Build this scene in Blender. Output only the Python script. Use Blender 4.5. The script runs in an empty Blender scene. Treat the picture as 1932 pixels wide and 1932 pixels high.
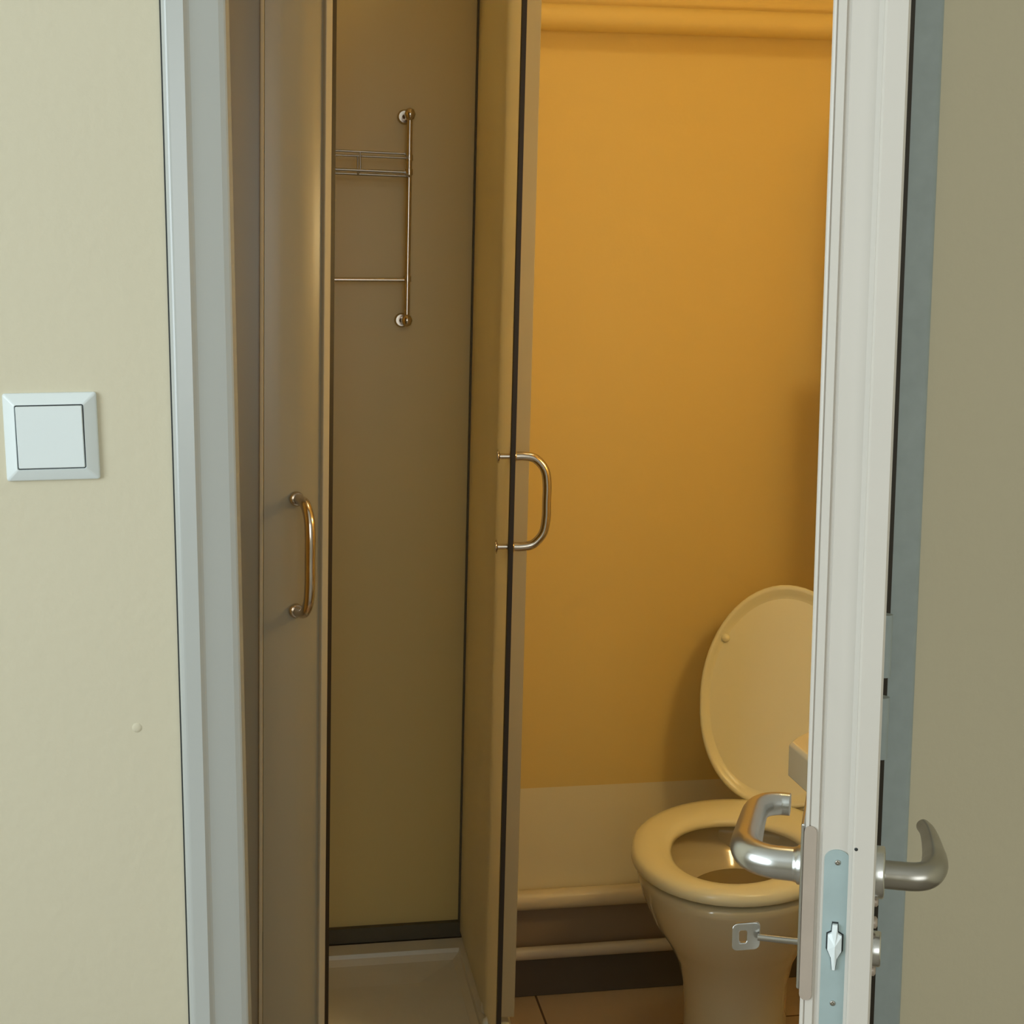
import bpy, bmesh, math
from mathutils import Vector, Matrix
S = bpy.context.scene
COL = S.collection

# ---------------------------------------------------------------- camera
FPX = 2737.0
psi, phi, rol = math.radians(9.2), math.atan(386/FPX), 0.004
F = Vector((math.sin(psi)*math.cos(phi), math.cos(psi)*math.cos(phi), -math.sin(phi)))
R0 = Vector((math.cos(psi), -math.sin(psi), 0)); U0 = R0.cross(F)
RR = R0*math.cos(rol)+U0*math.sin(rol); UU = U0*math.cos(rol)-R0*math.sin(rol)
cd = bpy.data.cameras.new('camera'); cam = bpy.data.objects.new('camera', cd); COL.objects.link(cam)
M = Matrix(((RR.x, UU.x, -F.x, 0), (RR.y, UU.y, -F.y, 0), (RR.z, UU.z, -F.z, 1.30), (0, 0, 0, 1)))
cam.matrix_world = M
cd.sensor_width = 36; cd.lens = 36*FPX/1932; cd.clip_start = 0.02
cd.dof.use_dof = False
S.camera = cam

# ---------------------------------------------------------------- light and exposure
EXPO = 0.0
WIN_POWER = 41.0
BACK_POWER = 19.0
LAMP_STRENGTH = 36.0
CEIL_STRENGTH = 18.0
W = bpy.data.worlds.new('world'); S.world = W; W.use_nodes = True
W.node_tree.nodes['Background'].inputs[0].default_value = (0.75, 0.88, 1.0, 1)
W.node_tree.nodes['Background'].inputs[1].default_value = 1.0
S.view_settings.view_transform = 'Standard'; S.view_settings.look = 'None'
S.view_settings.exposure = EXPO; S.view_settings.gamma = 1; S.view_settings.use_curve_mapping = False
def area(name, loc, rot, sx, sy, power, color):
    l = bpy.data.lights.new(name, 'AREA'); l.shape = 'RECTANGLE'; l.size = sx; l.size_y = sy
    l.energy = power; l.color = color
    o = bpy.data.objects.new(name, l); COL.objects.link(o); o.location = loc; o.rotation_euler = rot
    return o
# daylight entering by the hall window (left wall, beside and a little behind the camera)
area('window_daylight', (-1.76, -0.25, 1.55), (0, math.radians(-90), 0), 1.3, 1.5, WIN_POWER, (0.80, 0.93, 1.0))

area('rear_fill_light', (0.35, -2.27, 1.55), (math.radians(90), 0, 0), 1.5, 1.3, BACK_POWER, (0.90, 0.96, 1.0))  # added fill with no window behind it, lifts the dim right wall

# ---------------------------------------------------------------- materials
def nt(m): return m.node_tree.nodes, m.node_tree.links
def mat(name, col, rough=0.5, metal=0.0, var=0.06, scale=6.0, bump=0.0, bscale=60.0, spec=0.5, coat=0.0):
    m = bpy.data.materials.new(name); m.use_nodes = True
    n, l = nt(m); b = n['Principled BSDF']
    tc = n.new('ShaderNodeTexCoord'); ns = n.new('ShaderNodeTexNoise')
    ns.inputs['Scale'].default_value = scale; ns.inputs['Detail'].default_value = 4
    l.new(tc.outputs['Object'], ns.inputs['Vector'])
    mx = n.new('ShaderNodeMix'); mx.data_type = 'RGBA'
    mx.inputs[6].default_value = tuple(c*(1-var) for c in col)+(1,)
    mx.inputs[7].default_value = tuple(min(1, c*(1+var)) for c in col)+(1,)
    l.new(ns.outputs['Fac'], mx.inputs[0]); l.new(mx.outputs[2], b.inputs['Base Color'])
    b.inputs['Roughness'].default_value = rough; b.inputs['Metallic'].default_value = metal
    b.inputs['Specular IOR Level'].default_value = spec
    b.inputs['Coat Weight'].default_value = coat
    if bump:
        n2 = n.new('ShaderNodeTexNoise'); n2.inputs['Scale'].default_value = bscale; n2.inputs['Detail'].default_value = 5
        l.new(tc.outputs['Object'], n2.inputs['Vector'])
        bp = n.new('ShaderNodeBump'); bp.inputs['Strength'].default_value = bump; bp.inputs['Distance'].default_value = 0.002
        l.new(n2.outputs['Fac'], bp.inputs['Height']); l.new(bp.outputs['Normal'], b.inputs['Normal'])
    return m
MAT = {}
MAT['hall_wall'] = mat('cream_wall_paint', (0.655, 0.595, 0.44), 0.75, var=0.04, scale=2.5, bump=0.25, bscale=90)
MAT['yellow'] = mat('yellow_wall_paint', (0.78, 0.57, 0.19), 0.6, var=0.03, scale=2, bump=0.2, bscale=70)
MAT['pale'] = mat('pale_wall_paint', (0.82, 0.72, 0.46), 0.6, var=0.04, scale=3, bump=0.2, bscale=70)
MAT['white_frame'] = mat('white_gloss_frame', (0.51, 0.525, 0.50), 0.22, var=0.02, scale=8)
MAT['white_door'] = mat('white_door_lacquer', (0.60, 0.555, 0.49), 0.4, var=0.03, scale=14)
MAT['ceiling'] = mat('white_ceiling', (0.75, 0.74, 0.70), 0.8)
MAT['hall_floor'] = mat('grey_brown_floor', (0.28, 0.24, 0.19), 0.6, var=0.15)
MAT['plastic'] = mat('white_switch_plastic', (0.78, 0.84, 0.84), 0.3, var=0.01)
MAT['gap'] = mat('dark_gap', (0.02, 0.025, 0.025), 0.6)
MAT['seal_gap'] = mat('black_seal_gap_shade', (0.020, 0.013, 0.006), 0.5)  # rubber seals, and the shade painted into the door gap
MAT['chrome'] = mat('chrome', (0.62, 0.54, 0.45), 0.16, 1.0, var=0.02)
MAT['steel'] = mat('satin_steel', (0.62, 0.62, 0.60), 0.27, 1.0, var=0.03, scale=30)
MAT['dullsteel'] = mat('dull_steel', (0.42, 0.40, 0.36), 0.28, 1.0, var=0.05, scale=30)
MAT['galv'] = mat('galvanised_plate', (0.42, 0.52, 0.52), 0.45, 0.35, var=0.16, scale=45)
MAT['tan'] = mat('worn_tan_plate', (0.46, 0.38, 0.31), 0.4, 0.2, var=0.12, scale=40)
MAT['ceramic'] = mat('cream_ceramic', (0.66, 0.58, 0.38), 0.12, var=0.01, coat=0.4)
MAT['seat'] = mat('cream_seat_plastic', (0.90, 0.83, 0.54), 0.25, var=0.01)
MAT['alu'] = mat('shower_profile', (0.44, 0.39, 0.27), 0.5, 0.0, var=0.05)
MAT['tray'] = mat('acrylic_tray', (0.70, 0.68, 0.58), 0.3, var=0.12, scale=9)
MAT['liner'] = mat('shower_wall_liner', (0.66, 0.52, 0.21), 0.35, var=0.05, scale=3)
MAT['darkstrip'] = mat('dark_brown_strip', (0.10, 0.085, 0.05), 0.6, var=0.2, scale=20)
MAT['pipe'] = mat('cream_pipe_paint', (0.74, 0.63, 0.42), 0.3, var=0.05)
MAT['pipe_pale'] = mat('grey_pipe_paint', (0.62, 0.55, 0.44), 0.35, var=0.08, scale=12)
MAT['plinth'] = mat('dark_brown_skirting_tile', (0.13, 0.105, 0.08), 0.45, var=0.15, scale=6)
MAT['pipe_shade'] = mat('pipe_shade_brown', (0.34, 0.25, 0.16), 0.6, var=0.06, scale=6)  # shade between and below the low pipes, put into the wall colour
MAT['grey'] = mat('grey_trim', (0.36, 0.42, 0.43), 0.45, var=0.12, scale=60)
MAT['water'] = mat('still_water', (0.30, 0.22, 0.09), 0.05, var=0.05)
MAT['dirt'] = mat('tray_grime', (0.16, 0.10, 0.07), 0.6, var=0.5, scale=60)

def pane_mat(name, col, clear, trans, rough=0.3):
    m = bpy.data.materials.new(name); m.use_nodes = True
    n, l = nt(m); n.remove(n['Principled BSDF']); out = n['Material Output']
    tc = n.new('ShaderNodeTexCoord'); ns = n.new('ShaderNodeTexNoise'); ns.inputs['Scale'].default_value = 5
    l.new(tc.outputs['Object'], ns.inputs['Vector'])
    mx = n.new('ShaderNodeMix'); mx.data_type = 'RGBA'
    mx.inputs[6].default_value = tuple(c*0.95 for c in col)+(1,); mx.inputs[7].default_value = tuple(min(1, c*1.05) for c in col)+(1,)
    l.new(ns.outputs['Fac'], mx.inputs[0])
    d = n.new('ShaderNodeBsdfDiffuse'); t = n.new('ShaderNodeBsdfTranslucent'); tr = n.new('ShaderNodeBsdfTransparent')
    tr.inputs[0].default_value = tuple(min(1, c*1.35) for c in col)+(1,)
    g = n.new('ShaderNodeBsdfGlossy'); g.inputs['Roughness'].default_value = rough
    l.new(mx.outputs[2], d.inputs[0]); l.new(mx.outputs[2], t.inputs[0])
    m1 = n.new('ShaderNodeMixShader'); m1.inputs[0].default_value = trans; l.new(d.outputs[0], m1.inputs[1]); l.new(t.outputs[0], m1.inputs[2])
    m2 = n.new('ShaderNodeMixShader'); m2.inputs[0].default_value = clear; l.new(m1.outputs[0], m2.inputs[1]); l.new(tr.outputs[0], m2.inputs[2])
    m3 = n.new('ShaderNodeMixShader'); m3.inputs[0].default_value = 0.05; l.new(m2.outputs[0], m3.inputs[1]); l.new(g.outputs[0], m3.inputs[2])
    l.new(m3.outputs[0], out.inputs[0]); return m
MAT['frost'] = pane_mat('frosted_acrylic', (0.44, 0.40, 0.28), 0.02, 0.3)
MAT['frost_clear'] = pane_mat('half_clear_acrylic', (0.915, 0.905, 0.83), 0.14, 0.60)
def floor_mat():
    m = mat('beige_floor_tile', (0.66, 0.50, 0.32), 0.3, var=0.08, scale=5)
    n, l = nt(m); b = n['Principled BSDF']; src = b.inputs['Base Color'].links[0].from_socket
    tc = n.new('ShaderNodeTexCoord'); mp = n.new('ShaderNodeMapping'); mp.inputs['Location'].default_value = (-0.4655, -0.02, 0)
    br = n.new('ShaderNodeTexBrick'); br.offset = 0; br.inputs['Scale'].default_value = 1
    br.inputs['Brick Width'].default_value = 0.30; br.inputs['Row Height'].default_value = 0.30; br.inputs['Mortar Size'].default_value = 0.0022
    br.inputs['Color1'].default_value = (1, 1, 1, 1); br.inputs['Color2'].default_value = (0.93, 0.93, 0.93, 1); br.inputs['Mortar'].default_value = (0.22, 0.16, 0.12, 1)
    l.new(tc.outputs['Object'], mp.inputs[0]); l.new(mp.outputs[0], br.inputs['Vector'])
    mx = n.new('ShaderNodeMix'); mx.data_type = 'RGBA'; mx.blend_type = 'MULTIPLY'; mx.inputs[0].default_value = 1
    l.new(src, mx.inputs[6]); l.new(br.outputs['Color'], mx.inputs[7]); l.new(mx.outputs[2], b.inputs['Base Color'])
    return m
MAT['bath_floor'] = floor_mat()
def emis(name, col, st):
    m = bpy.data.materials.new(name); m.use_nodes = True; n, l = nt(m); b = n['Principled BSDF']
    b.inputs['Base Color'].default_value = (0.9, 0.85, 0.75, 1)
    b.inputs['Emission Color'].default_value = col+(1,); b.inputs['Emission Strength'].default_value = st; return m
MAT['globe'] = emis('lit_opal_glass', (1.0, 0.78, 0.40), LAMP_STRENGTH)
MAT['added_ceil_globe'] = emis('ceiling_fill_glow', (1.0, 0.78, 0.40), CEIL_STRENGTH)

# ---------------------------------------------------------------- mesh helpers
class MB:
    def __init__(s): s.b = bmesh.new()
    def face(s, vs, mi=0, smooth=False):
        try: f = s.b.faces.new(vs); f.material_index = mi; f.smooth = smooth; return f
        except ValueError: return None
    def box(s, a, c, mi=0):
        v = [s.b.verts.new((x, y, z)) for z in (a[2], c[2]) for y in (a[1], c[1]) for x in (a[0], c[0])]
        for q in ((0, 2, 3, 1), (4, 5, 7, 6), (0, 1, 5, 4), (2, 6, 7, 3), (0, 4, 6, 2), (1, 3, 7, 5)): s.face([v[i] for i in q], mi)
        return s
    def prism(s, poly, z0, z1, f=lambda p, z: (p[0], p[1], z), mi=0, smooth=False, nz=1):
        rows = []
        for k in range(nz+1):
            z = z0+(z1-z0)*k/nz; rows.append([s.b.verts.new(f(p, z)) for p in poly])
        n = len(poly)
        for k in range(nz):
            for i in range(n): s.face([rows[k][i], rows[k][(i+1) % n], rows[k+1][(i+1) % n], rows[k+1][i]], mi, smooth)
        s.face(rows[0][::-1], mi); s.face(rows[-1], mi); return s
    def loft(s, secs, cap0=True, cap1=True, mi=0, smooth=True):
        rows = [[s.b.verts.new(p) for p in sec] for sec in secs]; n = len(secs[0])
        for a, c in zip(rows, rows[1:]):
            for i in range(n): s.face([a[i], a[(i+1) % n], c[(i+1) % n], c[i]], mi, smooth)
        if cap0: s.face([s.b.verts.new(p) for p in secs[0]][::-1], mi)
        if cap1: s.face([s.b.verts.new(p) for p in secs[-1]], mi)
        return s
    def tube(s, pts, r, n=20, mi=0):
        pts = [Vector(p) for p in pts]; m = len(pts)
        rs = r if isinstance(r, (list, tuple)) else [r]*m
        t0 = (pts[1]-pts[0]).normalized(); up = Vector((0, 0, 1)) if abs(t0.z) < 0.9 else Vector((1, 0, 0))
        x = t0.cross(up).normalized(); secs = []
        for i, p in enumerate(pts):
            t = (pts[min(i+1, m-1)]-pts[max(i-1, 0)]).normalized()
            x = (x-t*x.dot(t)).normalized(); y = t.cross(x)
            secs.append([p+(x*math.cos(2*math.pi*k/n)+y*math.sin(2*math.pi*k/n))*rs[i] for k in range(n)])
        return s.loft(secs, mi=mi)
    def lathe(s, prof, c, ax, n=32, mi=0):
        ax = Vector(ax).normalized(); x = ax.orthogonal().normalized(); y = ax.cross(x); c = Vector(c)
        return s.loft([[c+ax*h+(x*math.cos(2*math.pi*k/n)+y*math.sin(2*math.pi*k/n))*max(r, 1e-5) for k in range(n)] for r, h in prof], mi=mi)
    def build(s, name, mats, parent=None, bevel=0, seg=2, angle=40):
        bmesh.ops.recalc_face_normals(s.b, faces=s.b.faces)
        me = bpy.data.meshes.new(name); s.b.to_mesh(me); s.b.free()
        for m in (mats if isinstance(mats, list) else [mats]): me.materials.append(MAT[m])
        o = bpy.data.objects.new(name, me); COL.objects.link(o)
        if parent: o.parent = parent
        if bevel:
            b = o.modifiers.new('bevel', 'BEVEL'); b.width = bevel; b.segments = seg; b.limit_method = 'ANGLE'; b.angle_limit = math.radians(angle)
            for p in me.polygons: p.use_smooth = True
            w = o.modifiers.new('wn', 'WEIGHTED_NORMAL')
        return o
def spline(pts, n=8, r=None):
    """Catmull-Rom through pts (optional radii)"""
    P = [Vector(p) for p in pts]; P = [P[0]*2-P[1]]+P+[P[-1]*2-P[-2]]; out = []; ro = []
    for i in range(1, len(P)-2):
        for k in range(n):
            t = k/n; a, b, c, d = P[i-1:i+3]
            out.append(0.5*((2*b)+(c-a)*t+(2*a-5*b+4*c-d)*t*t+(3*b-a-3*c+d)*t**3))
            if r: ro.append(r[i-1]*(1-t)+r[i]*t)
    out.append(P[-2]); ro.append(r[-1] if r else 0)
    return (out, ro) if r else out
def tag(o, label=None, cat=None, group=None, kind=None):
    for k, v in (('label', label), ('category', cat), ('group', group), ('kind', kind)):
        if v: o[k] = v
    return o
def empty(name, loc=(0, 0, 0), rot=(0, 0, 0)):
    o = bpy.data.objects.new(name, None); COL.objects.link(o); o.location = loc; o.rotation_euler = rot; o.empty_display_size = 0.05; return o
def struct(o): return tag(o, kind='structure')

# ---------------------------------------------------------------- the rooms
YW, YB = 1.30, 2.58            # hall face of the door wall / rear wall of the bathroom
XL, XR = -0.46, 1.10           # bathroom side walls
ZC = 2.50
OX0, OX1, OZ = -0.0670, 0.5800, 2.03   # door opening
b = MB()
def twoface(a, c):   # hall face cream, bathroom face yellow
    b.box(a, (c[0], YW+0.06, c[2]), 0); b.box((a[0], YW+0.06, a[2]), c, 1)
twoface((-1.9, YW, 0), (OX0, YW+0.10, ZC)); twoface((OX1, YW, 0), (1.6, YW+0.10, ZC)); twoface((OX0, YW, OZ), (OX1, YW+0.10, ZC))
# small paint-covered plug on the wall
b.lathe([(0.0045, 0), (0.0035, 0.0007), (0.002, 0.0011), (0, 0.0012)], (-0.1297, YW, 0.925), (0, -1, 0), 16, 0)
struct(b.build('wall_door_side', ['hall_wall', 'yellow']))
struct(MB().box((-1.9, -2.3, 0), (-1.8, -0.95, ZC)).box((-1.9, 0.5, 0), (-1.8, YW, ZC)).box((-1.9, -0.95, 0), (-1.8, 0.5, 0.85)).box((-1.9, -0.95, 2.2), (-1.8, 0.5, ZC)).build('wall_hall_left', 'hall_wall'))
struct(MB().box((1.6, -2.3, 0), (1.7, YW+0.1, ZC)).build('wall_hall_right', 'hall_wall'))
struct(MB().box((-1.9, -2.4, 0), (1.7, -2.3, ZC)).build('wall_hall_back', 'hall_wall'))
struct(MB().box((-1.9, -2.3, -0.1), (1.6, YW, 0)).build('floor', 'hall_floor'))
struct(MB().box((-1.9, -2.3, ZC), (1.7, YW+0.1, ZC+0.1)).build('ceiling', 'ceiling'))
wn = empty('window_1', (-1.85, -0.225, 0.85)); struct(wn)
f = MB()
for a, c in (((-0.04, -0.725, 0), (0.03, -0.665, 1.35)), ((-0.04, 0.665, 0), (0.03, 0.725, 1.35)), ((-0.04, -0.665, 0), (0.03, 0.665, 0.06)), ((-0.04, -0.665, 1.29), (0.03, 0.665, 1.35)), ((-0.03, -0.03, 0.06), (0.02, 0.03, 1.29))): f.box(a, c)
f.build('window_frame', 'white_frame', wn, 0.004)

# bathroom shell
b = MB()
b.box((XL, YB, 0), (XR, YB+0.1, 0.092), 2)       # shade under the pipes painted as a brown band, down to the skirting
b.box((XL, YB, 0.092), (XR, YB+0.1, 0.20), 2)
b.box((XL, YB, 0.20), (XR, YB+0.1, 0.408), 1)     # pale lower wall
b.box((XL, YB, 0.408), (XR, YB+0.1, ZC), 0)
struct(b.build('wall_back', ['yellow', 'pale', 'pipe_shade']))
struct(MB().box((XL-0.1, YW+0.1, 0), (XL, YB+0.1, ZC)).build('wall_left', 'liner'))
struct(MB().box((XR, YW+0.1, 0), (XR+0.1, YB+0.1, ZC)).build('wall_right', 'yellow'))
struct(MB().box((XL-0.1, YW, -0.1), (XR+0.1, YB+0.1, 0)).build('floor_bathroom', 'bath_floor'))
struct(MB().box((XL-0.1, YW+0.1, ZC), (XR+0.1, YB+0.1, ZC+0.1)).build('ceiling_bathroom', 'ceiling'))
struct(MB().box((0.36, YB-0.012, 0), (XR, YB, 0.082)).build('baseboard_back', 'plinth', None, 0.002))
# added unseen boxes on the right wall, placed to shade the yellow wall
struct(MB().box((0.952, 2.20, 0.95), (XR, 2.30, 1.225)).box((0.986, 2.20, 1.225), (XR, 2.26, 1.54)).build('shade_box', 'yellow', None, 0.003))

# steel door casings: rounded outer bead, flat face, splayed inner face running into the opening
def casing(x0, sx, name, z1=OZ, m='white_frame', flat=False):
    y = YW
    prof = [(0, y), *[(0.0060-0.0060*math.cos(math.radians(t)), y-0.0050-0.0058*math.sin(math.radians(t))) for t in (0, 15, 30, 45, 60, 75)], (0.0060, y-0.0108), (0.0185, y-0.0105), (0.0195, y-0.0095), (0.0215, y-0.0075), (0.0232, y-0.0062), (0.0470, y+0.0010), (0.0515, y+0.0035), (0.0530, y+0.005), (0.0535, y+0.10), (0.0240, y+0.10), (0.0235, y)]
    if flat: prof = prof[:9]+[(0.0300, y-0.0105), (0.0310, y-0.009), (0.0310, y+0.10), (0.027, y+0.10), (0.027, y)]
    return struct(MB().prism([(x0+sx*p[0], p[1]) for p in prof], 0, z1).build(name, m))
casing(-0.0905, 1, 'trim_1', OZ+0.045)
casing(0.6070, -1, 'trim_2', OZ+0.045, 'grey', True)  # right casing in plain grey, darker than the left one
struct(MB().box((0.5700, YW-0.0128, 0), (0.5762, YW+0.02, OZ)).build('gap_shade_strip', 'seal_gap'))  # black strip painted in for the shadowed gap beside the leaf
struct(MB().box((-0.036, YW-0.010, OZ), (0.555, YW+0.10, OZ+0.045)).build('trim_4', 'white_frame'))
# thin dark joint between casing and wall
struct(MB().box((-0.0920, YW-0.0012, 0), (-0.0905, YW, OZ+0.045)).build('trim_5', 'gap'))

# ---------------------------------------------------------------- door leaf (open towards the hall, seen on its lock edge)
Bp = Vector((0.560, 1.272, 0)); Ap = Vector((0.3275, 0.737, 0)); u = (Ap-Bp).normalized(); LW = (Ap-Bp).length
ang = math.atan2(u.y, u.x)
# local frame: +x along the leaf to the free edge, +y = right (hall) side -> thickness runs to -y
door = empty('door_1', (Bp.x, Bp.y, 0), (0, 0, ang)); struct(door)
TH = 0.0400; LIP = 0.0130; ST = 0.012
# sign test: left side of the picture is local -y?
nl = Vector((-u.y, u.x, 0))          # local +y in world
SG = 1 if nl.x < 0 else -1           # SG*local y grows towards the left face
def L(s, w, z): return Vector((s, SG*w, z))
prof = [(0, 0.001), (0.001, 0), (LW-0.0012, 0), (LW, 0.0012), (LW, LIP-0.0012), (LW-0.0012, LIP), (LW-ST+0.003, LIP+0.0004), (LW-ST, LIP+0.003),
        (LW-ST, 0.0300), (LW-ST-0.0016, 0.0305), (LW-ST-0.0016, 0.0322), (LW-ST, 0.0327), (LW-ST-0.0002, 0.0368), (LW-ST-0.0012, 0.0374), (LW-ST, 0.0380), (LW-ST-0.0003, TH-0.0008), (LW-ST-0.0015, TH), (0.001, TH), (0, TH-0.001)]
MB().prism([(p[0], SG*p[1]) for p in prof], 0.012, 2.05).build('door_leaf', 'white_door', door)
ZH, ZK = 0.9685, 0.9215        # lever and key heights
XE = LW-ST                      # lock edge
SB = LW-0.046                   # spindle position
# lock faceplate with rounded top
pl = []
for k in range(17):
    a = math.pi*k/16; pl.append((0.0215-0.0072*math.cos(a), 0.9870+0.0060*math.sin(a)))
pl = [(0.0143, 0.80)]+pl+[(0.0287, 0.80)]
b = MB(); v0 = [b.b.verts.new(L(XE, w, z)) for w, z in pl]; v1 = [b.b.verts.new(L(XE+0.0010, w, z)) for w, z in pl]
for i in range(len(pl)): b.face([v0[i], v0[(i+1) % len(pl)], v1[(i+1) % len(pl)], v1[i]])
b.face(v1); b.face(v0[::-1])
b.build('lock_faceplate', 'galv', door)
# slot outline and latch bolt
def extr(poly, x0, x1, ridge=None):
    b = MB(); a = [b.b.verts.new(L(x0, w, z)) for w, z in poly]; c = [b.b.verts.new(L(x1, w, z)) for w, z in poly]
    for i in range(len(poly)): b.face([a[i], a[(i+1) % len(poly)], c[(i+1) % len(poly)], c[i]])
    if ridge:
        r = b.b.verts.new(L(x1+ridge[2], ridge[0], ridge[1]))
        for i in range(len(poly)): b.face([c[i], c[(i+1) % len(poly)], r])
    else: b.face(c)
    b.face(a[::-1]); return b
slot = [(0.0197, 0.9498), (0.0232, 0.9498), (0.0236, 0.9443), (0.0262, 0.9428), (0.0262, 0.9333), (0.0236, 0.9283), (0.0225, 0.9203), (0.0205, 0.9203), (0.0195, 0.9278), (0.0165, 0.9328), (0.0165, 0.9428), (0.0193, 0.9443)]
extr(slot, XE, XE+0.0013).build('bolt_slot', 'gap', door)
bolt = [((w-0.0213)*0.82+0.0213, (z-0.9353)*0.93+0.9353) for w, z in slot]
extr(bolt, XE, XE+0.0035, (0.0210, 0.9368, 0.003)).build('latch_bolt', 'plastic', door)
for z in (0.9855, 0.9000):
    MB().lathe([(0.0016, 0), (0.0016, 0.0004), (0.0009, 0.0007), (0, 0.0003)], L(XE+0.0010, 0.0212, z), (1, 0, 0), 14).build('screw', 'dullsteel', door)
MB().lathe([(0.0010, -0.0005), (0.0010, 0.0002), (0, 0.0002)], L(LW, LIP-0.0018, 0.9985), (1, 0, 0), 10).build('pin_hole', 'gap', door)
# long escutcheon on the bathroom face, its edge wrapping to the lock edge
def lplate():
    b = MB(); w0, w1 = 0.0335, 0.0405
    pts = []
    for k in range(9): a = math.pi*k/8; pts.append(((w0+w1)/2+(w1-w0)/2*math.cos(a), 1.0020+0.0036*math.sin(a)))
    for k in range(9): a = math.pi+math.pi*k/8; pts.append(((w0+w1)/2+(w1-w0)/2*math.cos(a), 0.9035+0.0036*math.sin(a)))
    a = [b.b.verts.new(L(XE-0.0006, w, z)) for w, z in pts]; c = [b.b.verts.new(L(XE+0.0012, w, z)) for w, z in pts]
    for i in range(len(pts)): b.face([a[i], a[(i+1) % len(pts)], c[(i+1) % len(pts)], c[i]], 0, True)
    b.face(a[::-1]); b.face(c); return b
lplate().build('escutcheon_edge', 'tan', door)
MB().box(*[tuple(min(p[i], q[i]) for i in range(3)) if m == 0 else tuple(max(p[i], q[i]) for i in range(3)) for m in (0, 1) for p, q in ((L(XE-0.062, TH, 0.905), L(XE-0.001, TH+0.0025, 1.006)),)]).build('escutcheon', 'steel', door, 0.001)
# lever on the bathroom side
MB().lathe([(0.0118, 0), (0.0118, 0.003), (0.0106, 0.0042), (0.0102, 0.006)], L(SB, TH+0.0020, ZH), (0, SG, 0)).build('lever_rose', 'steel', door)
pts, rs = spline([L(SB, TH+0.002, ZH), L(SB, TH+0.012, ZH), L(SB-0.001, TH+0.022, ZH), L(SB-0.006, TH+0.0318, ZH+0.0004), L(SB-0.0165, TH+0.0375, ZH+0.001), L(SB-0.035, TH+0.0385, ZH), L(SB-0.070, TH+0.0385, ZH), L(SB-0.090, TH+0.0375, ZH), L(SB-0.102, TH+0.0325, ZH), L(SB-0.107, TH+0.024, ZH), L(SB-0.107, TH+0.0165, ZH)], 7,
                 [0.0102, 0.0101, 0.0100, 0.0100, 0.0099, 0.0096, 0.0088, 0.0084, 0.0080, 0.0077, 0.0076])
MB().tube(pts, rs, 28).build('lever_handle', 'steel', door)
# hall side: lever rose, key rose, spindle screw
MB().lathe([(0.0155, 0), (0.0155, 0.0042), (0.0150, 0.0052), (0.0125, 0.0056)], L(SB, 0.0, ZH), (0, -SG, 0), 40).build('lever_rose', 'steel', door)
MB().lathe([(0.0105, 0), (0.0105, 0.0040), (0.0099, 0.0050), (0.004, 0.0050), (0.0035, 0.003)], L(SB, 0.0, ZK-0.001), (0, -SG, 0), 36).build('key_rose', 'steel', door)
for z, rr in ((ZH-0.0185, 0.0030), (ZK+0.0155, 0.0036), (ZK-0.0145, 0.0036)):
    MB().lathe([(rr, 0), (rr, 0.0016), (rr*0.6, 0.0026), (0, 0.0026)], L(SB, 0, z), (0, -SG, 0), 18).build('screw', 'tan', door)
pts, rs = spline([L(SB, -0.004, ZH-0.001), L(SB, -0.014, ZH-0.001), L(SB-0.0005, -0.024, ZH-0.0008), L(SB-0.004, -0.0305, ZH), L(SB-0.013, -0.0340, ZH+0.0012), L(SB-0.026, -0.0348, ZH+0.0012), L(SB-0.045, -0.0345, ZH), L(SB-0.063, -0.0335, ZH), L(SB-0.078, -0.0320, ZH), L(SB-0.088, -0.0295, ZH)], 7,
                 [0.0084, 0.0084, 0.0084, 0.0083, 0.0081, 0.0076, 0.0066, 0.0057, 0.0050, 0.0044])
MB().tube(pts, rs, 28).build('lever_handle', 'dullsteel', door)
for z in (0.25, 0.985, 0.905, 1.80):
    MB().lathe([(0.007, -0.03), (0.007, 0.03)], (0.004, -SG*0.004, z), (0, 0, 1), 18).build('hinge', 'grey', door)

# key in the lock (a thing of its own)
key = empty('key', (Bp.x, Bp.y, 0), (0, 0, ang)); tag(key, 'small steel key with a square holed bow sticking out of the door lock', 'key')
b = MB()
def rsq(hw, hz, rad, n=5):
    o = []
    for cx, cz, a0 in ((hw-rad, hz-rad, 0), (-hw+rad, hz-rad, 90), (-hw+rad, -hz+rad, 180), (hw-rad, -hz+rad, 270)):
        for k in range(n): a = math.radians(a0+90*k/(n-1)); o.append((cx+rad*math.cos(a), cz+rad*math.sin(a)))
    return o
KS = SB+0.004; cw = TH+0.0345
outer = rsq(0.0080, 0.0086, 0.0030); inner = [(p[0]*0.30+0.0018, p[1]*0.46) for p in rsq(0.0080, 0.0086, 0.0040)]
def KP(p, d): return L(KS+d+p[0]*0.45, cw+p[0], ZK+p[1])
ringsF = [[b.b.verts.new(KP(p, d)) for p in q] for q, d in ((outer, 0.0012), (inner, 0.0012), (inner, -0.0012), (outer, -0.0012))]
for a, c in ((0, 1), (1, 2), (2, 3), (3, 0)):
    for i in range(20): b.face([ringsF[a][i], ringsF[a][(i+1) % 20], ringsF[c][(i+1) % 20], ringsF[c][i]])
b.build('key_bow', 'steel', key, 0.0005)
b = MB(); b.tube([L(KS, TH+0.0028, ZK), L(KS, TH+0.010, ZK), L(KS, cw-0.007, ZK)], 0.0021, 14); b.build('key_shaft', 'dullsteel', key)

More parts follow.
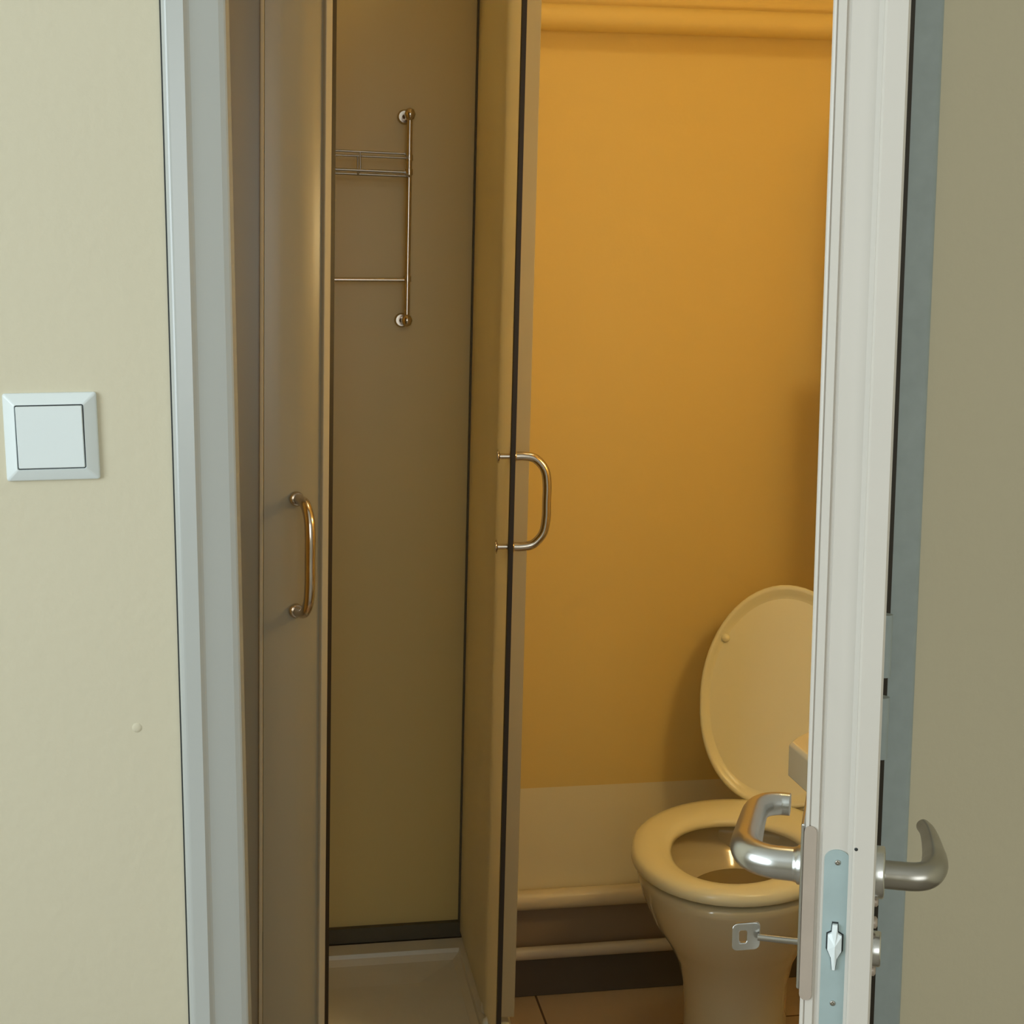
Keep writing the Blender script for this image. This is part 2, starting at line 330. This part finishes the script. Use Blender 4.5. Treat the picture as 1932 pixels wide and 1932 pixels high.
# ---------------------------------------------------------------- light switch on the hall wall
sw = empty('light_switch', (-0.1931, YW, 1.188), (0, math.radians(-0.9), 0))
tag(sw, 'square white wall light switch with a single rocker on the cream wall', 'light switch')
b = MB(); o = 0.0390; secs = []
for h, d in ((o, 0), (o, 0.0030), (o-0.0012, 0.0046), (o-0.0100, 0.0094), (0.0288, 0.0098), (0.0284, 0.0080), (0.0284, 0.004)):
    secs.append([Vector((x, -d, z)) for x, z in rsq(h, h*0.97, max(0.0008, 0.0022*h/o))])
b.loft(secs, True, True, smooth=False); b.build('switch_frame', 'plastic', sw, 0.0004)
MB().box((-0.0284, -0.0070, -0.0275), (0.0284, -0.0030, 0.0275)).build('switch_gap', 'gap', sw)
b = MB(); secs = []
for h, d in ((0.0276, 0.003), (0.0276, 0.0098), (0.0270, 0.0106)): secs.append([Vector((x, -d-(0.0008*z/h if d > 0.005 else 0), z)) for x, z in rsq(h, h*0.97, 0.001)])
b.loft(secs, smooth=False); b.build('switch_rocker', 'plastic', sw, 0.0004)

# ---------------------------------------------------------------- shower cubicle
K = 0.0215                         # the cubicle leans slightly to the right
def lean(p, z): return (p[0]+K*z, p[1], z)
sh = empty('shower_cubicle', (0, 2.2, 0)); tag(sh, 'quadrant shower cubicle with frosted tinted doors slid open, left of the toilet', 'shower')
def sp(mb, name, m, parent=None, bevel=0):
    o = mb.build(name, m, parent or sh, bevel)
    if parent is None:
        o.location = (0, -2.2, 0)
    return o
Z0, Z1 = 0.140, 2.02
R = 0.370; CX, CY = -0.040, 2.235       # centre of the quadrant
def arc(r, a0, a1, n): return [(CX+r*math.cos(math.radians(a0+(a1-a0)*k/n)), CY+r*math.sin(math.radians(a0+(a1-a0)*k/n))) for k in range(n+1)]
# tray
def trayline(r, xin, n=20):
    return [(XL+0.002+xin, YB-0.022-xin), (XL+0.002+xin, CY-r)] + arc(r, -90, 0, n) + [(CX+r, YB-0.022-xin)]
b = MB(); n_ = len(trayline(.4, 0))
tr_out, tr_in, tr_low = trayline(0.405, 0), trayline(0.352, 0.045), trayline(0.338, 0.060)
secs = [[(p[0], p[1], z) for p in q] for q, z in ((tr_out, 0), (tr_out, 0.122), ([(x*1-0.003*(x > 0.2), y) for x, y in tr_out], 0.130), (trayline(0.398, 0.005), 0.1345), (tr_in, 0.1335), (trayline(0.350, 0.047), 0.1260), (tr_low, 0.118), (trayline(0.27, 0.13), 0.112))]
b.loft(secs, True, True, smooth=False); sp(b, 'shower_tray', 'tray', None)
MB_ = MB().box((XL+0.002, YB-0.020, 0.134), (0.322, YB-0.004, 0.162)); sp(MB_, 'rear_dark_strip', 'darkstrip')  # dark strip along the foot of the rear wall panel
# wall liner behind the cubicle
b = MB().prism([(XL+0.002, YB-0.001), (XL+0.002, YB-0.008), (0.317, YB-0.008), (0.317, YB-0.001)], 0.162, 2.05, lean); sp(b, 'wall_panel', 'liner')
def strip(line, t):
    n = len(line); o1 = []; o2 = []
    for i, p in enumerate(line):
        a = line[max(i-1, 0)]; c = line[min(i+1, n-1)]; d = Vector((c[0]-a[0], c[1]-a[1])).normalized(); nn = Vector((-d.y, d.x))*t/2
        o1.append((p[0]+nn.x, p[1]+nn.y)); o2.append((p[0]-nn.x, p[1]-nn.y))
    return o1+o2[::-1]
# fixed panel on the front, left
b = MB().prism(strip([(XL+0.03, 1.856), (-0.30, 1.856), (-0.046, 1.856)], 0.005), Z0+0.03, Z1, lean); sp(b, 'fixed_panel', 'frost')
b = MB().prism([(-0.0475, 1.8460), (-0.0425, 1.8460), (-0.0425, 1.8600), (-0.0475, 1.8600)], Z0, Z1, lean); sp(b, 'panel_post', 'alu', None, 0.001)
# left sliding door: curved pane, aluminium edge, magnetic seal, bow handle
ld = [tuple(p)[:2] for p in spline([(-0.042, 1.8490, 0), (-0.030, 1.8500, 0), (-0.018, 1.8520, 0), (0.0, 1.8570, 0), (0.015, 1.8640, 0), (0.028, 1.8720, 0)], 6)]
dl = MB().prism(strip(ld, 0.005), Z0+0.02, Z1, lean, smooth=False); dl = sp(dl, 'shower_door', 'frost')
def post(poly, name, m, parent, bv=0.0): 
    return MB().prism(poly, Z0+0.005, Z1, lean).build(name, m, parent, bv)
e0 = Vector((0.028, 1.872)); dd = Vector((0.015, 0.010)).normalized(); nn = Vector((dd.y, -dd.x))
def q2(o, a0, a1, t0, t1): return [tuple(o+dd*a0+nn*t0), tuple(o+dd*a1+nn*t0), tuple(o+dd*a1+nn*t1), tuple(o+dd*a0+nn*t1)]
post(q2(e0, 0, 0.0105, -0.006, 0.008), 'door_profile', 'alu', dl, 0.0015)
post(q2(e0, 0.0105, 0.0175, -0.008, 0.006), 'door_seal', 'seal_gap', dl)
def bow(parent, c, nrm, half, out, z, r=0.0068, foot=0.012, inner=0.0):
    nrm = Vector((nrm[0], nrm[1], 0)).normalized(); c = Vector((c[0]+K*z, c[1], z))
    Zv = Vector((K, 0, 1))
    P = lambda o, h: c+nrm*o+Zv*h
    pts = spline([P(0, half), P(out*0.35, half), P(out*0.66, half-0.004), P(out*0.92, half-0.020), P(out, half-0.042), P(out, 0), P(out, -half+0.042), P(out*0.92, -half+0.020), P(out*0.66, -half+0.004), P(out*0.35, -half), P(0, -half)], 7)
    h = MB().tube(pts, r, 20).build('door_handle', 'chrome', parent)
    for s in (1, -1):
        MB().lathe([(0.0095, 0), (0.0095, 0.003), (0.008, 0.005)], P(0.001, s*half), nrm, 20).build('mounting_disc', 'chrome', h)
        if inner:
            MB().tube([P(-0.002, s*half), P(-inner, s*half)], 0.0042, 14).lathe([(0.0105, 0), (0.0105, 0.002), (0.004, 0.0035)], P(-inner, s*half), nrm, 20).build('inner_stud', 'chrome', h)
    return h
bow(dl, (-0.0015, 1.853), (0.34, -0.94), 0.0725, 0.050, 0.985)
# right side: fixed pane, door pane slid open along it, with edge profile and magnetic seal
b = MB().prism(strip([(0.3185, YB-0.012), (0.3185, 2.42), (0.3185, 2.28), (0.3185, 2.106)], 0.005), Z0+0.005, Z1, lean); dr = sp(b, 'shower_door', 'frost_clear')
post([(0.3150, 2.098), (0.3215, 2.097), (0.3215, 2.108), (0.3150, 2.108)], 'door_seal', 'seal_gap', dr)
bow(dr, (0.3200, 2.118), (1, -0.10), 0.0680, 0.053, 1.013, 0.0068, inner=0.022)
b = MB().prism(strip([(0.346, YB-0.012), (0.346, 2.42), (0.346, 2.235)], 0.005), Z0+0.02, Z1, lean); fp = sp(b, 'fixed_panel', 'frost_clear')
post([(0.3370, 2.218), (0.3630, 2.215), (0.3630, 2.235), (0.3370, 2.235)], 'panel_post', 'alu', fp, 0.0012)
b = MB().prism([(0.3130, YB-0.020), (0.3210, YB-0.020), (0.3210, YB-0.010), (0.3130, YB-0.010)], Z0+0.02, Z1, lean); sp(b, 'corner_profile', 'darkstrip')
# floor rail with guide blocks and grime
b = MB()
rail = strip([(0.345, YB-0.03), (0.350, 2.25)], 0.030)
b.prism(rail, 0.133, 0.146); sp(b, 'bottom_rail', 'tray', None, 0.003)
for i, (x, y) in enumerate(((0.334, 2.262), (0.329, 2.205))):
    b = MB().lathe([(0.010, 0), (0.012, 0.004), (0.011, 0.016), (0.005, 0.020), (0, 0.020)], (x-0.006, y, 0.133), (0, 0, 1), 18); sp(b, 'guide_roller', 'plastic' if i == 1 else 'tray')
b = MB().box((0.350, 2.165, 0.1335), (0.372, 2.20, 0.1375)); sp(b, 'rail_end', 'dirt', None, 0.001)

# ---------------------------------------------------------------- wire rack on the shower wall
rk = empty('shower_rack', (0, YB-0.008, 1.27)); tag(rk, 'chrome wire rack on two upright bars on the shower rear wall', 'shower rack')
YR = YB-0.050
def rp(m, name, mt, parent=None):
    o = m.build(name, mt, parent or rk)
    if parent is None: o.location = (0, -(YB-0.008), -1.27)
    return o
for x0 in (0.1965, -0.055):
    za, zb = 1.277, 1.624
    u1 = MB().tube([(x0+K*za, YR, za), (x0+K*1.45, YR, 1.45), (x0+K*zb, YR, zb)], 0.0048, 16); u1 = rp(u1, 'upright_bar', 'chrome')
    for z in (za, zb):
        MB().tube([(x0+K*z-0.006, YB-0.010, z), (x0+K*z, YR, z)], 0.0055, 16).lathe([(0.0125, 0), (0.0125, 0.006), (0.010, 0.009)], (x0+K*z-0.006, YB-0.009, z), (0, -1, 0), 24).lathe([(0, -0.011), (0.007, -0.008), (0.0098, 0), (0.007, 0.008), (0, 0.011)], (x0+K*z, YR-0.002, z), (0, 0, 1), 20).build('wall_mount', 'chrome', u1)
    for z in (1.552, 1.528, 1.348):
        MB().lathe([(0.0065, -0.005), (0.0065, 0.005)], (x0+K*z, YR, z), (0, 0, 1), 16).build('clamp', 'chrome', u1)
rp(MB().tube([(-0.04, YR, 1.346), (0.226, YR, 1.346)], 0.0034, 14), 'cross_bar', 'chrome')
b = MB()
def wr(p, q, r=0.0016): b.tube([p, q], r, 10)
zt, zl = 1.553, 1.523
for z, r in ((zt, 0.0018), (zl, 0.0024)):
    wr((-0.03, YR-0.004, z+0.004), (0.228, YR-0.004, z-0.002), r); wr((-0.03, YR-0.075, z+0.004), (0.215, YR-0.075, z-0.002), r)
    wr((0.215, YR-0.075, z-0.002), (0.228, YR-0.004, z-0.002), r); wr((-0.03, YR-0.075, z+0.004), (-0.03, YR-0.004, z+0.004), r)
for x in (0.0, 0.07, 0.142): 
    wr((x, YR-0.075, zt), (x, YR-0.075, zl)); wr((x, YR-0.004, zt), (x, YR-0.004, zl)); wr((x, YR-0.075, zl), (x, YR-0.004, zl))
rp(b, 'wire_basket', 'dullsteel')

# ---------------------------------------------------------------- pipes on the rear wall
def pipe(name, z, r, y, x0, x1, m, label, kinks=0.0):
    o = MB().tube([(x0, y, z), ((x0+x1)/2, y, z+kinks), (x1, y, z)], r, 28).build(name, m); tag(o, label, 'pipe'); return o
pipe('heating_pipe', 0.197, 0.0185, YB-0.0205, 0.36, XR-0.002, 'pipe', 'thick cream painted pipe running low along the rear wall, above the thinner one')
pipe('drain_pipe', 0.0935, 0.0120, YB-0.0255, 0.36, XR-0.002, 'pipe_pale', 'thin pale pipe just above the dark skirting at the bottom of the rear wall')
pipe('ceiling_pipe', 1.797, 0.0225, YB-0.0235, 0.36, XR-0.002, 'yellow', 'yellow painted pipe running across the top of the yellow wall')

# ---------------------------------------------------------------- toilet
TA = math.radians(64)
to = empty('toilet', (0.734, 2.193, 0), (0, 0, TA)); tag(to, 'cream ceramic toilet with its lid raised, partly behind the open door', 'toilet')
# local +x points to the back, seat 0.50 long, 0.34 wide
def egg(a_f, a_b, w, z, n=56, cx=0.0, pw=2.0):
    o = []
    for k in range(n):
        t = 2*math.pi*k/n; c, s = math.cos(t), math.sin(t)
        x = (a_b if c > 0 else a_f)*math.copysign(abs(c)**(2/pw), c); y = w*math.copysign(abs(s)**(2/pw), s)
        o.append(Vector((cx+x, y, z)))
    return o
b = MB()
secs = [egg(0.115, 0.235, 0.092, 0.0), egg(0.110, 0.232, 0.088, 0.02), egg(0.105, 0.230, 0.084, 0.08), egg(0.105, 0.225, 0.082, 0.15), egg(0.112, 0.220, 0.086, 0.20),
        egg(0.130, 0.215, 0.096, 0.245), egg(0.160, 0.212, 0.116, 0.285), egg(0.195, 0.210, 0.139, 0.325), egg(0.220, 0.212, 0.154, 0.365), egg(0.233, 0.216, 0.162, 0.395), egg(0.236, 0.218, 0.163, 0.406), egg(0.230, 0.212, 0.158, 0.412),
        egg(0.196, 0.150, 0.126, 0.412), egg(0.190, 0.146, 0.120, 0.405), egg(0.188, 0.145, 0.119, 0.388), egg(0.165, 0.132, 0.105, 0.365), egg(0.140, 0.116, 0.088, 0.350), egg(0.130, 0.105, 0.080, 0.330), egg(0.085, 0.07, 0.05, 0.225)]
b.loft(secs, True, True); b.build('bowl', 'ceramic', to)
b = MB(); b.loft([egg(0.134, 0.110, 0.083, 0.338), egg(0.134, 0.110, 0.083, 0.344)], smooth=False); b.build('water', 'water', to)
b = MB().box((0.13, -0.085, 0.30), (0.255, 0.070, 0.412)); b.build('rear_deck', 'ceramic', to, 0.018, 4)
# seat: rounded ring
b = MB(); secs = []
so = (0.233, 0.215, 0.172); si = (0.176, 0.108, 0.106)
for k, (t, z) in enumerate(((0.0, 0.420), (0.0, 0.428), (0.03, 0.4335), (0.10, 0.4375), (0.28, 0.4405), (0.55, 0.4405), (0.80, 0.4385), (0.93, 0.4345), (1.0, 0.430), (1.0, 0.422), (0.93, 0.419), (0.07, 0.419))):
    secs.append(egg(*[o_*(1-t)+i_*t for o_, i_ in zip(so, si)], z, cx=-0.004-0.004*t, pw=2.0))
rows = [[b.b.verts.new(p) for p in s_] for s_ in secs]
for i in range(len(rows)):
    A_, B_ = rows[i], rows[(i+1) % len(rows)]
    for j in range(56): b.face([A_[j], A_[(j+1) % 56], B_[(j+1) % 56], B_[j]], 0, True)
b.build('seat', 'seat', to)
# lid: shallow dish standing up on the hinge, leaning back
lidr = empty  # (kept simple: vertices are placed directly)
LB = Vector((0.198, -0.039, 0.428)); tilt = math.radians(76); ld_u = Vector((math.cos(tilt), 0, math.sin(tilt))); ld_n = Vector((-math.sin(tilt), 0, math.cos(tilt)))
ld_n = Vector((-math.sin(tilt), 0, math.cos(tilt)))   # towards the front
LL = 0.425; LH = 0.148
def lidp(t, sc, d, n=64):
    """outline of the lid; sc scales around its middle, d = offset towards the front"""
    o = []
    for k in range(n):
        a = 2*math.pi*k/n; c, s = math.cos(a), math.sin(a)
        up = 0.204*c if c > 0 else 0.190*math.copysign(abs(c)**0.72, c)
        wd = LH*(s if c > 0 else math.copysign(abs(s)**0.78, s)*(1-0.14*abs(c)**1.3))
        o.append(LB+ld_u*(0.190+up*sc)+Vector((0, wd*sc, 0))+ld_n*d)
    return o
b = MB()
b.loft([lidp(0, 0.93, -0.020), lidp(0, 0.98, -0.017), lidp(0, 1.0, -0.010), lidp(0, 1.0, -0.002), lidp(0, 0.985, 0.0008), lidp(0, 0.955, 0.0), lidp(0, 0.925, -0.006), lidp(0, 0.88, -0.0085)], True, True)
lid = b.build('lid', 'seat', to)
for y, up in ((0.108, 0.292), (-0.108, 0.292)):
    MB().lathe([(0.0075, -0.001), (0.0075, 0.004), (0.0055, 0.0065), (0, 0.007)], LB+ld_u*up+Vector((0, y, 0))+ld_n*-0.0085, ld_n, 18).build('buffer', 'seat', lid)
for y in (-0.095, -0.005):
    MB().lathe([(0.011, -0.018), (0.011, 0.018)], (0.214, y, 0.432), (0, 1, 0), 20).build('hinge', 'seat', to)

# ---------------------------------------------------------------- wash basin on the right wall
wb = empty('wash_basin', (XR, 1.60, 0.75)); tag(wb, 'corner of a cream wash basin in front of the toilet lid, beside the door', 'wash basin')
def bas(z, ins, dy=0):
    x0, x1, y0, y1 = 0.632+ins, XR-0.001, 1.45+ins*0.5, 1.80-ins*0.6
    return [Vector((x-XR, y-1.60, z-0.75)) for x, y in ((x1, y0), (x0+0.03, y0), (x0+0.003, y0+0.03), (x0, y0+0.06), (x0, 1.700-ins*0.2), (x0+0.012, 1.716-ins*0.3), (x0+0.10, y1), (x1, y1))]
b = MB().loft([bas(0.56, 0.20), bas(0.62, 0.13), bas(0.690, 0.035), bas(0.708, 0.006), bas(0.7125, 0.000), bas(0.7525, 0.0), bas(0.757, 0.004), bas(0.757, 0.030), bas(0.750, 0.040), bas(0.70, 0.08), bas(0.66, 0.15)], smooth=False)
b.build('basin', 'ceramic', wb, 0.0015, 2, 25)
b = MB().lathe([(0.016, 0), (0.016, 0.05), (0.012, 0.055)], (-0.06, 0, 0.0), (0, 0, 1), 20).tube([(-0.06, 0, 0.045), (-0.11, 0, 0.07), (-0.16, 0, 0.06), (-0.17, 0, 0.045)], 0.008, 14); b.build('tap', 'chrome', wb)

# ---------------------------------------------------------------- bathroom lamp
lp = empty('wall_lamp', (0.97, YW+0.10, 1.42)); tag(lp, 'opal globe wall lamp above the wash basin, on the door side wall', 'lamp')
MB().lathe([(0.045, 0), (0.045, 0.012), (0.03, 0.02), (0.03, 0.045)], (0, 0, 0), (0, 1, 0), 28).build('lamp_base', 'white_frame', lp)
MB().lathe([(0.03, -0.062)]+[(0.065*math.sin(math.radians(a)), -0.065*math.cos(math.radians(a))) for a in range(30, 180, 10)]+[(0, 0.065)], (0, 0.105, 0), (0, 1, 0), 28).build('glass_globe', 'globe', lp)

cl = empty('added_ceiling_lamp', (0.72, 1.80, ZC)); tag(cl, 'added unseen ceiling globe brightening the seat and shading the top pipe', 'lamp')
MB().lathe([(0.07, 0), (0.07, 0.03), (0.05, 0.04)], (0, 0, 0), (0, 0, -1), 28).build('lamp_base', 'white_frame', cl)  # base of the added ceiling lamp
MB().lathe([(0.05, 0.035), (0.08, 0.05), (0.09, 0.08), (0.075, 0.115), (0.04, 0.138), (0, 0.142)], (0, 0, 0), (0, 0, -1), 32).build('glass_globe', 'added_ceil_globe', cl)  # second lamp added out of view for seat brightness and pipe shadow
